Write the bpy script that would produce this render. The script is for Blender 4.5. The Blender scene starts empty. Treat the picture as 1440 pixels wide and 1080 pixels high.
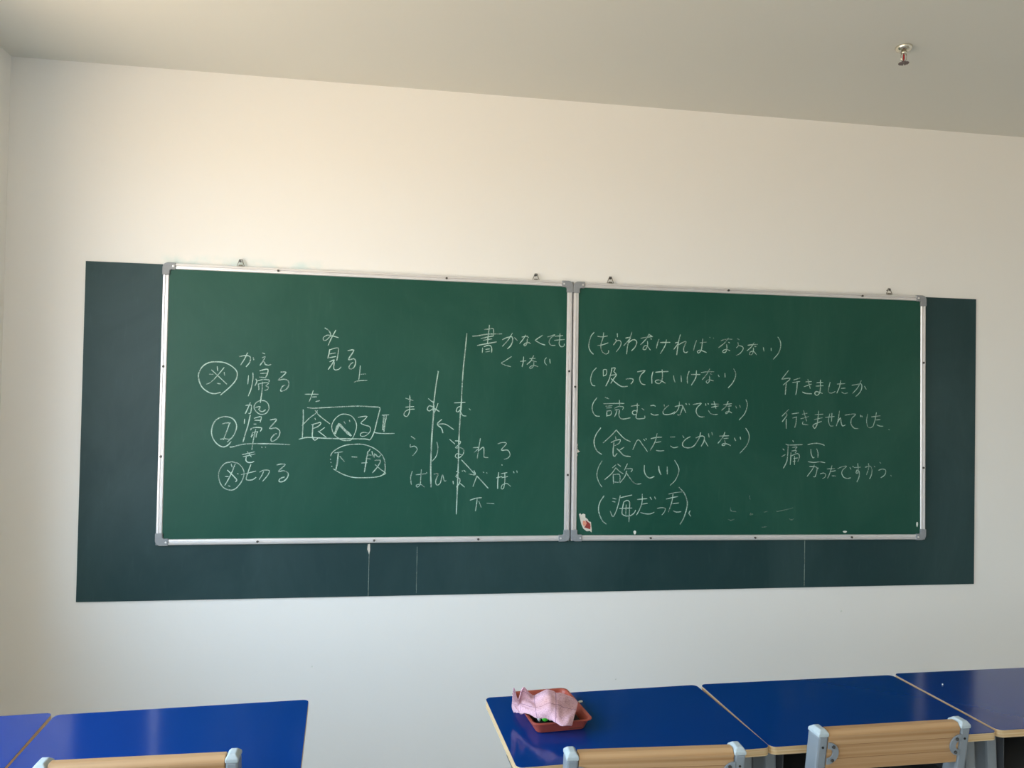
import bpy, bmesh, math, random
from mathutils import Vector, Matrix, noise
random.seed(7)
sc = bpy.context.scene
C = sc.collection

GROUND = (0.98, 0.78, 0.56, 1); HORIZON = (1.10, 1.20, 1.25, 1); ZENITH = (0.80, 1.12, 1.48, 1)
WORLD_STRENGTH = 6.0; EXPOSURE = 0.28
WALL = (0.87, 0.86, 0.83, 1); CEILING = (0.74, 0.735, 0.68, 1)
PANEL = (0.004, 0.036, 0.040, 1); PANEL_R = 0.52; PANEL_S = 0.42
BOARD = (0.006, 0.070, 0.047, 1); BOARD_R = 0.44; BOARD_S = 0.28
DESK = (0.0002, 0.029, 0.19, 1); DESK_R = 0.14; DESK_S = 0.38
CHAIRS = [(0.752, -1.752, 0.0), (1.7915, -1.830, -0.045), (2.374, -1.7725, 0.018)]

# ---------------------------------------------------------------- camera, world, light, exposure
F_PX, YAW, PITCH, ROLL = 1095.8, 0.15603, 0.01820, 0.01901
cy, sy, cp, sp, cr, sr = math.cos(YAW), math.sin(YAW), math.cos(PITCH), math.sin(PITCH), math.cos(ROLL), math.sin(ROLL)
fwd = Vector((sy*cp, cy*cp, sp)); rt = Vector((cy, -sy, 0)); up = rt.cross(fwd)
r2 = cr*rt + sr*up; u2 = -sr*rt + cr*up
cd = bpy.data.cameras.new('camera'); cam = bpy.data.objects.new('camera', cd); C.objects.link(cam)
m = Matrix((r2, u2, -fwd)).transposed().to_4x4(); m.translation = (1.2258, -3.3860, 1.5439)
cam.matrix_world = m
cd.sensor_width = 36; cd.lens = F_PX/1440*36; cd.clip_start = 0.05
sc.camera = cam

W = bpy.data.worlds.new('World'); sc.world = W; W.use_nodes = True
n = W.node_tree; n.nodes.clear()
wo = n.nodes.new('ShaderNodeOutputWorld'); bg = n.nodes.new('ShaderNodeBackground')
tc = n.nodes.new('ShaderNodeTexCoord'); sx = n.nodes.new('ShaderNodeSeparateXYZ'); cr_ = n.nodes.new('ShaderNodeValToRGB')
mr = n.nodes.new('ShaderNodeMapRange'); mr.inputs[1].default_value = -1; mr.inputs[2].default_value = 1
n.links.new(tc.outputs['Generated'], sx.inputs[0]); n.links.new(sx.outputs[2], mr.inputs[0]); n.links.new(mr.outputs[0], cr_.inputs[0])
e = cr_.color_ramp.elements            # sunlit ground below the horizon, hazy blue sky above it
e[0].position = 0.0; e[0].color = GROUND
e[1].position = 1.0; e[1].color = ZENITH
x = e.new(0.47); x.color = GROUND
x = e.new(0.51); x.color = HORIZON
x = e.new(0.70); x.color = ZENITH
n.links.new(cr_.outputs[0], bg.inputs[0]); n.links.new(bg.outputs[0], wo.inputs[0])
bg.inputs[1].default_value = WORLD_STRENGTH

XL, XR, YB, ZC = -0.3029, 6.6, -7.2, 2.8786     # left wall, right wall, back wall, ceiling
FZ = -0.07                                       # floor
WINDOWS = [(-0.80, -2.90), (-3.40, -5.10), (-5.60, -6.90)]       # y ranges of the left wall's windows; rearmost added to lift the ambient light
WZ0, WZ1 = 0.85, 2.60
for i, (a, b) in enumerate(WINDOWS):             # daylight portals in the window openings (they only guide the sky's light)
    ld = bpy.data.lights.new('window_portal', 'AREA'); ld.shape = 'RECTANGLE'; ld.size = a-b; ld.size_y = WZ1-WZ0
    ld.cycles.is_portal = True
    lo = bpy.data.objects.new('window_portal', ld); C.objects.link(lo)
    lo.location = (XL-0.22, (a+b)/2, (WZ0+WZ1)/2); lo.rotation_euler = (math.pi/2, 0, -math.pi/2)

sc.view_settings.view_transform = 'Standard'; sc.view_settings.look = 'None'; sc.view_settings.gamma = 1
sc.view_settings.use_curve_mapping = False
sc.view_settings.exposure = EXPOSURE
sc.cycles.max_bounces = 12; sc.cycles.diffuse_bounces = 8

# ---------------------------------------------------------------- materials
def srgb(r, g, b):
    f = lambda v: ((v/255+0.055)/1.055)**2.4 if v/255 > 0.04045 else v/255/12.92
    return (f(r), f(g), f(b), 1)
def mat(name, col, rough=0.5, metal=0.0, spec=0.5, var=0.0, vscale=20.0, stretch=(1, 1, 1), bump=0.0, bscale=200.0, coat=0.0):
    m = bpy.data.materials.new(name); m.use_nodes = True; t = m.node_tree; p = t.nodes['Principled BSDF']
    p.inputs['Base Color'].default_value = col; p.inputs['Roughness'].default_value = rough
    p.inputs['Metallic'].default_value = metal; p.inputs['Specular IOR Level'].default_value = spec
    p.inputs['Coat Weight'].default_value = coat
    c = t.nodes.new('ShaderNodeTexCoord'); mp = t.nodes.new('ShaderNodeMapping'); mp.inputs['Scale'].default_value = stretch
    t.links.new(c.outputs['Object'], mp.inputs[0])
    if var:
        nz = t.nodes.new('ShaderNodeTexNoise'); nz.inputs['Scale'].default_value = vscale; nz.inputs['Detail'].default_value = 5
        t.links.new(mp.outputs[0], nz.inputs['Vector'])
        mx = t.nodes.new('ShaderNodeMix'); mx.data_type = 'RGBA'
        mx.inputs[6].default_value = tuple(v*(1-var) for v in col[:3])+(1,); mx.inputs[7].default_value = tuple(min(1, v*(1+var)) for v in col[:3])+(1,)
        t.links.new(nz.outputs['Fac'], mx.inputs[0]); t.links.new(mx.outputs[2], p.inputs['Base Color'])
    if bump:
        nb = t.nodes.new('ShaderNodeTexNoise'); nb.inputs['Scale'].default_value = bscale; nb.inputs['Detail'].default_value = 3
        t.links.new(mp.outputs[0], nb.inputs['Vector'])
        bp = t.nodes.new('ShaderNodeBump'); bp.inputs['Strength'].default_value = bump; bp.inputs['Distance'].default_value = 0.002
        t.links.new(nb.outputs['Fac'], bp.inputs['Height']); t.links.new(bp.outputs[0], p.inputs['Normal'])
    return m

def wall_mat():
    m = mat('white_wall_paint', WALL, 0.75, spec=0.25, bump=0.12, bscale=60)
    t = m.node_tree; p = t.nodes['Principled BSDF']
    # pale blue paint smudges left along the top edge of the left board, and faint ones below the panel
    c = t.nodes.new('ShaderNodeTexCoord'); s = t.nodes.new('ShaderNodeSeparateXYZ'); t.links.new(c.outputs['Object'], s.inputs[0])
    nz = t.nodes.new('ShaderNodeTexNoise'); nz.inputs['Scale'].default_value = 11; nz.inputs['Detail'].default_value = 4
    t.links.new(c.outputs['Object'], nz.inputs['Vector'])
    def band(sock, a, b, w):
        r1 = t.nodes.new('ShaderNodeMapRange'); r1.interpolation_type = 'SMOOTHSTEP'; t.links.new(sock, r1.inputs[0])
        r1.inputs[1].default_value = a-w; r1.inputs[2].default_value = a+w
        r2 = t.nodes.new('ShaderNodeMapRange'); r2.interpolation_type = 'SMOOTHSTEP'; t.links.new(sock, r2.inputs[0])
        r2.inputs[1].default_value = b-w; r2.inputs[2].default_value = b+w; r2.inputs[3].default_value = 1; r2.inputs[4].default_value = 0
        k = t.nodes.new('ShaderNodeMath'); k.operation = 'MULTIPLY'; t.links.new(r1.outputs[0], k.inputs[0]); t.links.new(r2.outputs[0], k.inputs[1]); return k.outputs[0]
    def mul(a, b):
        k = t.nodes.new('ShaderNodeMath'); k.operation = 'MULTIPLY'; t.links.new(a, k.inputs[0])
        if isinstance(b, float): k.inputs[1].default_value = b
        else: t.links.new(b, k.inputs[1])
        return k.outputs[0]
    rn = t.nodes.new('ShaderNodeMapRange'); t.links.new(nz.outputs['Fac'], rn.inputs[0]); rn.inputs[1].default_value = 0.42; rn.inputs[2].default_value = 0.62
    f1 = mul(mul(band(s.outputs[0], 0.30, 0.95, 0.05), band(s.outputs[2], 2.05, 2.105, 0.018)), rn.outputs[0])
    mx = t.nodes.new('ShaderNodeMix'); mx.data_type = 'RGBA'; t.links.new(mul(f1, 0.55), mx.inputs[0])
    mx.inputs[6].default_value = WALL; mx.inputs[7].default_value = srgb(196, 226, 226)
    t.links.new(mx.outputs[2], p.inputs['Base Color'])
    return m

def board_mat(name, col, dust, rough, spec, dust_amt):
    m = mat(name, col, rough, spec=spec); t = m.node_tree; p = t.nodes['Principled BSDF']
    c = t.nodes.new('ShaderNodeTexCoord'); mp = t.nodes.new('ShaderNodeMapping'); mp.inputs['Scale'].default_value = (1, 1, 0.55); t.links.new(c.outputs['Object'], mp.inputs[0])
    n1 = t.nodes.new('ShaderNodeTexNoise'); n1.inputs['Scale'].default_value = 2.2; n1.inputs['Detail'].default_value = 6; n1.inputs['Roughness'].default_value = 0.6
    n1.inputs['Distortion'].default_value = 0.8
    t.links.new(mp.outputs[0], n1.inputs['Vector'])
    r = t.nodes.new('ShaderNodeMapRange'); r.inputs[1].default_value = 0.40; r.inputs[2].default_value = 0.75; r.inputs[4].default_value = dust_amt
    t.links.new(n1.outputs['Fac'], r.inputs[0])
    mp2 = t.nodes.new('ShaderNodeMapping'); mp2.inputs['Rotation'].default_value = (0, 0.5, 0); mp2.inputs['Scale'].default_value = (6, 1, 0.9); t.links.new(c.outputs['Object'], mp2.inputs[0])
    n2 = t.nodes.new('ShaderNodeTexNoise'); n2.inputs['Scale'].default_value = 9; n2.inputs['Detail'].default_value = 7; t.links.new(mp2.outputs[0], n2.inputs['Vector'])
    r3 = t.nodes.new('ShaderNodeMapRange'); r3.inputs[1].default_value = 0.58; r3.inputs[2].default_value = 0.85; r3.inputs[4].default_value = dust_amt*0.45
    t.links.new(n2.outputs['Fac'], r3.inputs[0])
    ad = t.nodes.new('ShaderNodeMath'); t.links.new(r.outputs[0], ad.inputs[0]); t.links.new(r3.outputs[0], ad.inputs[1])
    mx = t.nodes.new('ShaderNodeMix'); mx.data_type = 'RGBA'; t.links.new(ad.outputs[0], mx.inputs[0])
    mx.inputs[6].default_value = col; mx.inputs[7].default_value = dust; t.links.new(mx.outputs[2], p.inputs['Base Color'])
    return m

def chalk_mat(name, lo, hi, col):
    m = bpy.data.materials.new(name); m.use_nodes = True; t = m.node_tree; p = t.nodes['Principled BSDF']
    p.inputs['Base Color'].default_value = col; p.inputs['Roughness'].default_value = 0.95; p.inputs['Specular IOR Level'].default_value = 0.1
    c = t.nodes.new('ShaderNodeTexCoord'); nz = t.nodes.new('ShaderNodeTexNoise'); nz.inputs['Scale'].default_value = 260; nz.inputs['Detail'].default_value = 2
    nw = t.nodes.new('ShaderNodeTexNoise'); nw.inputs['Scale'].default_value = 25
    t.links.new(c.outputs['Object'], nz.inputs['Vector']); t.links.new(c.outputs['Object'], nw.inputs['Vector'])
    ad = t.nodes.new('ShaderNodeMath'); t.links.new(nz.outputs['Fac'], ad.inputs[0]); t.links.new(nw.outputs['Fac'], ad.inputs[1])
    r = t.nodes.new('ShaderNodeMapRange'); r.inputs[1].default_value = 0.75; r.inputs[2].default_value = 1.15; r.inputs[3].default_value = lo; r.inputs[4].default_value = hi
    t.links.new(ad.outputs[0], r.inputs[0]); t.links.new(r.outputs[0], p.inputs['Alpha'])
    return m

def wood_mat(name, a, b, rough=0.42, bands=(0.35, 0.35, 55)):
    m = mat(name, a, rough, spec=0.4); t = m.node_tree; p = t.nodes['Principled BSDF']
    c = t.nodes.new('ShaderNodeTexCoord'); mp = t.nodes.new('ShaderNodeMapping'); mp.inputs['Scale'].default_value = bands; t.links.new(c.outputs['Object'], mp.inputs[0])
    n1 = t.nodes.new('ShaderNodeTexNoise'); n1.inputs['Scale'].default_value = 1.6; n1.inputs['Detail'].default_value = 6; n1.inputs['Distortion'].default_value = 0.15
    t.links.new(mp.outputs[0], n1.inputs['Vector'])
    r = t.nodes.new('ShaderNodeMapRange'); r.inputs[1].default_value = 0.35; r.inputs[2].default_value = 0.68; t.links.new(n1.outputs['Fac'], r.inputs[0])
    mx = t.nodes.new('ShaderNodeMix'); mx.data_type = 'RGBA'; t.links.new(r.outputs[0], mx.inputs[0]); mx.inputs[6].default_value = a; mx.inputs[7].default_value = b
    t.links.new(mx.outputs[2], p.inputs['Base Color']); return m

def towel_mat():
    m = mat('pink_towel', srgb(222, 182, 190), 0.95, spec=0.1); t = m.node_tree; p = t.nodes['Principled BSDF']
    uv = t.nodes.new('ShaderNodeTexCoord'); s = t.nodes.new('ShaderNodeSeparateXYZ'); t.links.new(uv.outputs['UV'], s.inputs[0])
    nz = t.nodes.new('ShaderNodeTexNoise'); nz.inputs['Scale'].default_value = 55; nz.inputs['Detail'].default_value = 4; t.links.new(uv.outputs['UV'], nz.inputs['Vector'])
    r = t.nodes.new('ShaderNodeMapRange'); r.inputs[1].default_value = 0.35; r.inputs[2].default_value = 0.7; t.links.new(nz.outputs['Fac'], r.inputs[0])
    mx = t.nodes.new('ShaderNodeMix'); mx.data_type = 'RGBA'; mx.inputs[6].default_value = srgb(226, 190, 202); mx.inputs[7].default_value = srgb(182, 138, 152)
    t.links.new(r.outputs[0], mx.inputs[0])
    def line(sock, pos, w):
        a = t.nodes.new('ShaderNodeMath'); a.operation = 'COMPARE'; t.links.new(sock, a.inputs[0]); a.inputs[1].default_value = pos; a.inputs[2].default_value = w; return a.outputs[0]
    acc = None
    for sock, pos, w in ((s.outputs[0], 0.50, 0.004), (s.outputs[0], 0.745, 0.006), (s.outputs[0], 0.27, 0.004), (s.outputs[1], 0.45, 0.008), (s.outputs[1], 0.86, 0.006)):
        l = line(sock, pos, w)
        if acc is None: acc = l
        else:
            k = t.nodes.new('ShaderNodeMath'); k.operation = 'MAXIMUM'; t.links.new(acc, k.inputs[0]); t.links.new(l, k.inputs[1]); acc = k.outputs[0]
    k = t.nodes.new('ShaderNodeMath'); k.operation = 'MULTIPLY'; t.links.new(acc, k.inputs[0]); k.inputs[1].default_value = 0.75
    m2 = t.nodes.new('ShaderNodeMix'); m2.data_type = 'RGBA'; t.links.new(k.outputs[0], m2.inputs[0]); t.links.new(mx.outputs[2], m2.inputs[6]); m2.inputs[7].default_value = srgb(130, 92, 118)
    # brownish worn patch in the middle
    gd = t.nodes.new('ShaderNodeVectorMath'); gd.operation = 'DISTANCE'; t.links.new(uv.outputs['UV'], gd.inputs[0]); gd.inputs[1].default_value = (0.62, 0.52, 0)
    rg = t.nodes.new('ShaderNodeMapRange'); t.links.new(gd.outputs['Value'], rg.inputs[0]); rg.inputs[1].default_value = 0.0; rg.inputs[2].default_value = 0.2; rg.inputs[3].default_value = 0.5; rg.inputs[4].default_value = 0
    m3 = t.nodes.new('ShaderNodeMix'); m3.data_type = 'RGBA'; t.links.new(rg.outputs[0], m3.inputs[0]); t.links.new(m2.outputs[2], m3.inputs[6]); m3.inputs[7].default_value = srgb(190, 140, 122)
    t.links.new(m3.outputs[2], p.inputs['Base Color'])
    b = t.nodes.new('ShaderNodeBump'); b.inputs['Strength'].default_value = 0.6; b.inputs['Distance'].default_value = 0.002
    nb = t.nodes.new('ShaderNodeTexNoise'); nb.inputs['Scale'].default_value = 120; t.links.new(uv.outputs['UV'], nb.inputs['Vector'])
    t.links.new(nb.outputs['Fac'], b.inputs['Height']); t.links.new(b.outputs[0], p.inputs['Normal'])
    return m

WALLM = wall_mat()
CEIL = mat('ceiling_paint', CEILING, 0.85, spec=0.2, bump=0.1, bscale=40)
FLOOR = mat('grey_terrazzo', srgb(176, 172, 164), 0.35, var=0.15, vscale=90)
PANELM = board_mat('dark_panel_paint', PANEL, srgb(120, 150, 150), PANEL_R, PANEL_S, 0.10)
GREEN = board_mat('green_board', BOARD, srgb(110, 160, 140), BOARD_R, BOARD_S, 0.08)
ALU = mat('aluminium', srgb(228, 226, 226), 0.38, metal=0.55, var=0.06, vscale=30, bump=0.05)
ALUD = mat('aluminium_shade', srgb(120, 118, 120), 0.45, metal=0.4)
CAPM = mat('grey_plastic_corner', srgb(142, 146, 150), 0.45, var=0.12, vscale=120)
SCREW = mat('steel_screw', srgb(90, 88, 86), 0.35, metal=0.8, var=0.1)
WIRE = mat('zinc_wire', srgb(120, 116, 104), 0.4, metal=0.7, var=0.1)
CHALK = chalk_mat('white_chalk', 0.30, 0.92, srgb(186, 214, 202))
FAINT = chalk_mat('faint_chalk', 0.05, 0.3, srgb(190, 215, 205))
SCR = chalk_mat('scratch', 0.1, 0.5, srgb(170, 190, 180))
PAPER = mat('torn_paper', srgb(214, 208, 196), 0.9, var=0.15, vscale=80)
RED = mat('red_print', srgb(150, 58, 52), 0.7, var=0.25, vscale=150)
PINKP = mat('orange_print', srgb(226, 150, 126), 0.7, var=0.2, vscale=150)
DESKB = mat('blue_laminate', DESK, DESK_R, spec=DESK_S, var=0.05, vscale=6)
PLY = wood_mat('plywood_edge', srgb(214, 190, 150), srgb(184, 148, 98), 0.5, (1.2, 1.2, 160))
WOOD = wood_mat('light_wood', srgb(186, 152, 112), srgb(152, 112, 70))
GLUE = mat('glue_line', srgb(138, 102, 66), 0.6, var=0.1)
GREYM = mat('grey_painted_steel', srgb(128, 136, 142), 0.38, spec=0.5, var=0.05, vscale=40)
GREYD = mat('dark_painted_steel', srgb(74, 76, 78), 0.5, var=0.1)
CAPG = mat('light_grey_cap', srgb(172, 184, 188), 0.45, var=0.14, vscale=160)
RUBBER = mat('black_rubber', srgb(30, 30, 30), 0.7, var=0.1)
TRAYM = mat('red_brown_plastic', srgb(158, 74, 58), 0.42, var=0.12, vscale=60)
TOWEL = towel_mat()
CHR = mat('chrome', srgb(225, 220, 205), 0.18, metal=0.95, var=0.04)
BRASS = mat('dull_metal', srgb(120, 108, 108), 0.4, metal=0.6, var=0.1)
REDG = mat('red_glass_bulb', srgb(150, 20, 18), 0.15, spec=0.8, var=0.05)
LIME = mat('green_chalk_stick', srgb(80, 250, 75), 0.6, var=0.08)
WHC = mat('white_chalk_stick', srgb(226, 228, 220), 0.9, var=0.06)
FELT = mat('dark_felt', srgb(34, 30, 30), 0.95, var=0.3, vscale=120, bump=0.5)
BROWN = mat('brown_wood_back', srgb(96, 62, 42), 0.5, var=0.2)
FRAMEW = mat('white_window_frame', srgb(225, 225, 222), 0.4, var=0.03)

# ---------------------------------------------------------------- helpers
def obj(name, bm, m, parent=None, smooth=False, bevel=0.0, seg=2):
    me = bpy.data.meshes.new(name)
    if isinstance(bm, tuple): me.from_pydata(*bm)
    else:
        bmesh.ops.recalc_face_normals(bm, faces=bm.faces); bm.to_mesh(me); bm.free()
    for x in (m if isinstance(m, (list, tuple)) else [m]): me.materials.append(x)
    if smooth:
        for p in me.polygons: p.use_smooth = True
    o = bpy.data.objects.new(name, me); C.objects.link(o)
    if bevel:
        b = o.modifiers.new('bevel', 'BEVEL'); b.width = bevel; b.segments = seg; b.limit_method = 'ANGLE'
    if parent: o.parent = parent
    return o
def thing(name, label, cat, loc=(0, 0, 0), rz=0.0, group=None):
    o = bpy.data.objects.new(name, None); C.objects.link(o); o.empty_display_size = 0.05
    o.location = loc; o.rotation_euler = (0, 0, rz); return tag(o, label, cat, group)
def tag(o, label, cat, group=None):
    o['label'] = label; o['category'] = cat
    if group: o['group'] = group
    return o
def struct(name, bm, m, **k):
    o = obj(name, bm, m, **k); o['kind'] = 'structure'; return o
def bx(bm, x0, x1, y0, y1, z0, z1, f=None):
    v = [bm.verts.new(f(Vector(p)) if f else p) for p in ((x0, y0, z0), (x1, y0, z0), (x1, y1, z0), (x0, y1, z0), (x0, y0, z1), (x1, y0, z1), (x1, y1, z1), (x0, y1, z1))]
    for q in ((0, 3, 2, 1), (4, 5, 6, 7), (0, 1, 5, 4), (1, 2, 6, 5), (2, 3, 7, 6), (3, 0, 4, 7)): bm.faces.new([v[i] for i in q])
    return bm
def box(*a, f=None): return bx(bmesh.new(), *a, f=f)
def prism(poly, axis, a, b, bm=None):
    """extrude a 2D polygon; axis 'y': poly is (x,z); axis 'z': poly is (x,y); axis 'x': poly is (y,z)"""
    bm = bm or bmesh.new()
    P = {'y': lambda p, t: (p[0], t, p[1]), 'z': lambda p, t: (p[0], p[1], t), 'x': lambda p, t: (t, p[0], p[1])}[axis]
    A = [bm.verts.new(P(p, a)) for p in poly]; B = [bm.verts.new(P(p, b)) for p in poly]
    bm.faces.new(A); bm.faces.new(B[::-1]); k = len(poly)
    for i in range(k): bm.faces.new((A[i], B[i], B[(i+1) % k], A[(i+1) % k]))
    return bm
def lathe(prof, n=20, bm=None, c=(0, 0, 0), axis='z'):
    bm = bm or bmesh.new(); rings = []
    for r, h in prof:
        ring = []
        for i in range(n):
            a = 2*math.pi*i/n
            p = (r*math.cos(a), r*math.sin(a), h) if axis == 'z' else ((r*math.cos(a), h, r*math.sin(a)) if axis == 'y' else (h, r*math.cos(a), r*math.sin(a)))
            ring.append(bm.verts.new(Vector(p)+Vector(c)))
        rings.append(ring)
    for a, b in zip(rings, rings[1:]):
        for i in range(n): bm.faces.new((a[i], a[(i+1) % n], b[(i+1) % n], b[i]))
    bm.faces.new(rings[0][::-1]); bm.faces.new(rings[-1]); return bm
def tube(pts, r, n=8, bm=None, closed=False):
    bm = bm or bmesh.new(); pts = [Vector(p) for p in pts]; rings = []; k = len(pts)
    for i, p in enumerate(pts):
        d = (pts[(i+1) % k]-pts[i-1]) if closed else (pts[min(i+1, k-1)]-pts[max(i-1, 0)])
        d.normalize(); a = d.orthogonal() if abs(d.y) > 0.9 else d.cross(Vector((0, 1, 0))); a.normalize(); b = d.cross(a)
        rings.append([bm.verts.new(p+r*(math.cos(2*math.pi*j/n)*a+math.sin(2*math.pi*j/n)*b)) for j in range(n)])
    pr = list(zip(rings, rings[1:])) + ([(rings[-1], rings[0])] if closed else [])
    for a, b in pr:
        for j in range(n): bm.faces.new((a[j], a[(j+1) % n], b[(j+1) % n], b[j]))
    if not closed: bm.faces.new(rings[0][::-1]); bm.faces.new(rings[-1])
    return bm
def rrect(x0, x1, y0, y1, r, n=5):
    out = []
    for cx, cy_, a0 in ((x1-r, y1-r, 0), (x0+r, y1-r, 90), (x0+r, y0+r, 180), (x1-r, y0+r, 270)):
        for i in range(n+1):
            a = math.radians(a0+90*i/n); out.append((cx+r*math.cos(a), cy_+r*math.sin(a)))
    return out
def dup(root, loc, rz, label):
    r = root.copy(); C.objects.link(r); r.location = loc; r.rotation_euler = (0, 0, rz); r['label'] = label
    for ch in list(root.children):
        c = ch.copy(); C.objects.link(c); c.parent = r
        for g_ in ch.children:
            d = g_.copy(); C.objects.link(d); d.parent = c
    return r

# ---------------------------------------------------------------- room shell
struct('wall_front', box(XL-0.25, XR+0.2, 0, 0.24, FZ, ZC+0.2), WALLM)
struct('wall_back', box(XL-0.25, XR+0.2, YB-0.2, YB, FZ, ZC), WALLM)
struct('wall_right', box(XR, XR+0.2, YB, 0, FZ, ZC), WALLM)
b = bmesh.new(); WL = XL-0.24
ys = [0.0]+[v for w in WINDOWS for v in w]+[YB]
for i in range(0, len(ys), 2): bx(b, WL, XL, ys[i+1], ys[i], FZ, ZC)
for a_, b_ in WINDOWS:
    bx(b, WL, XL, b_, a_, FZ, WZ0); bx(b, WL, XL, b_, a_, WZ1, ZC)
struct('wall_left', b, WALLM)
struct('ceiling', box(XL-0.25, XR+0.2, YB-0.2, 0, ZC, ZC+0.2), CEIL)
struct('floor', box(XL-0.25, XR+0.2, YB-0.2, 0.0, FZ-0.15, FZ), FLOOR)
for i, (a_, b_) in enumerate(WINDOWS):
    w = bmesh.new(); xf = WL+0.06
    bx(w, xf, xf+0.06, b_, b_+0.05, WZ0, WZ1); bx(w, xf, xf+0.06, a_-0.05, a_, WZ0, WZ1)
    bx(w, xf, xf+0.06, b_+0.05, a_-0.05, WZ0, WZ0+0.05); bx(w, xf, xf+0.06, b_+0.05, a_-0.05, WZ1-0.05, WZ1)
    mid = (a_+b_)/2; bx(w, xf, xf+0.06, mid-0.03, mid+0.03, WZ0+0.05, WZ1-0.05)
    wo_ = struct('window_%d' % (i+1), w, FRAMEW)  # the last one frames the unseen opening added for ambient light
    obj('window_sill', box(XL-0.11, XL+0.03, b_+0.002, a_-0.002, WZ0-0.015, WZ0+0.015), FRAMEW, wo_, bevel=0.004)
nb = bmesh.new(); lathe([(0.006, -0.0005), (0.005, -0.002), (0.002, -0.003)], 8, nb, (3.342, 0, 0.576), 'y')
obj('plaster_nick', nb, WHC, bpy.data.objects['wall_front'])
for k, (nx, nz_) in enumerate(((2.253, 0.298), (0.93, 0.40))):
    nb = bmesh.new(); lathe([(0.0035, -0.0004), (0.0015, -0.002)], 8, nb, (nx, 0, nz_), 'y'); obj('plaster_nick', nb, WHC, bpy.data.objects['wall_front'])

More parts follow.
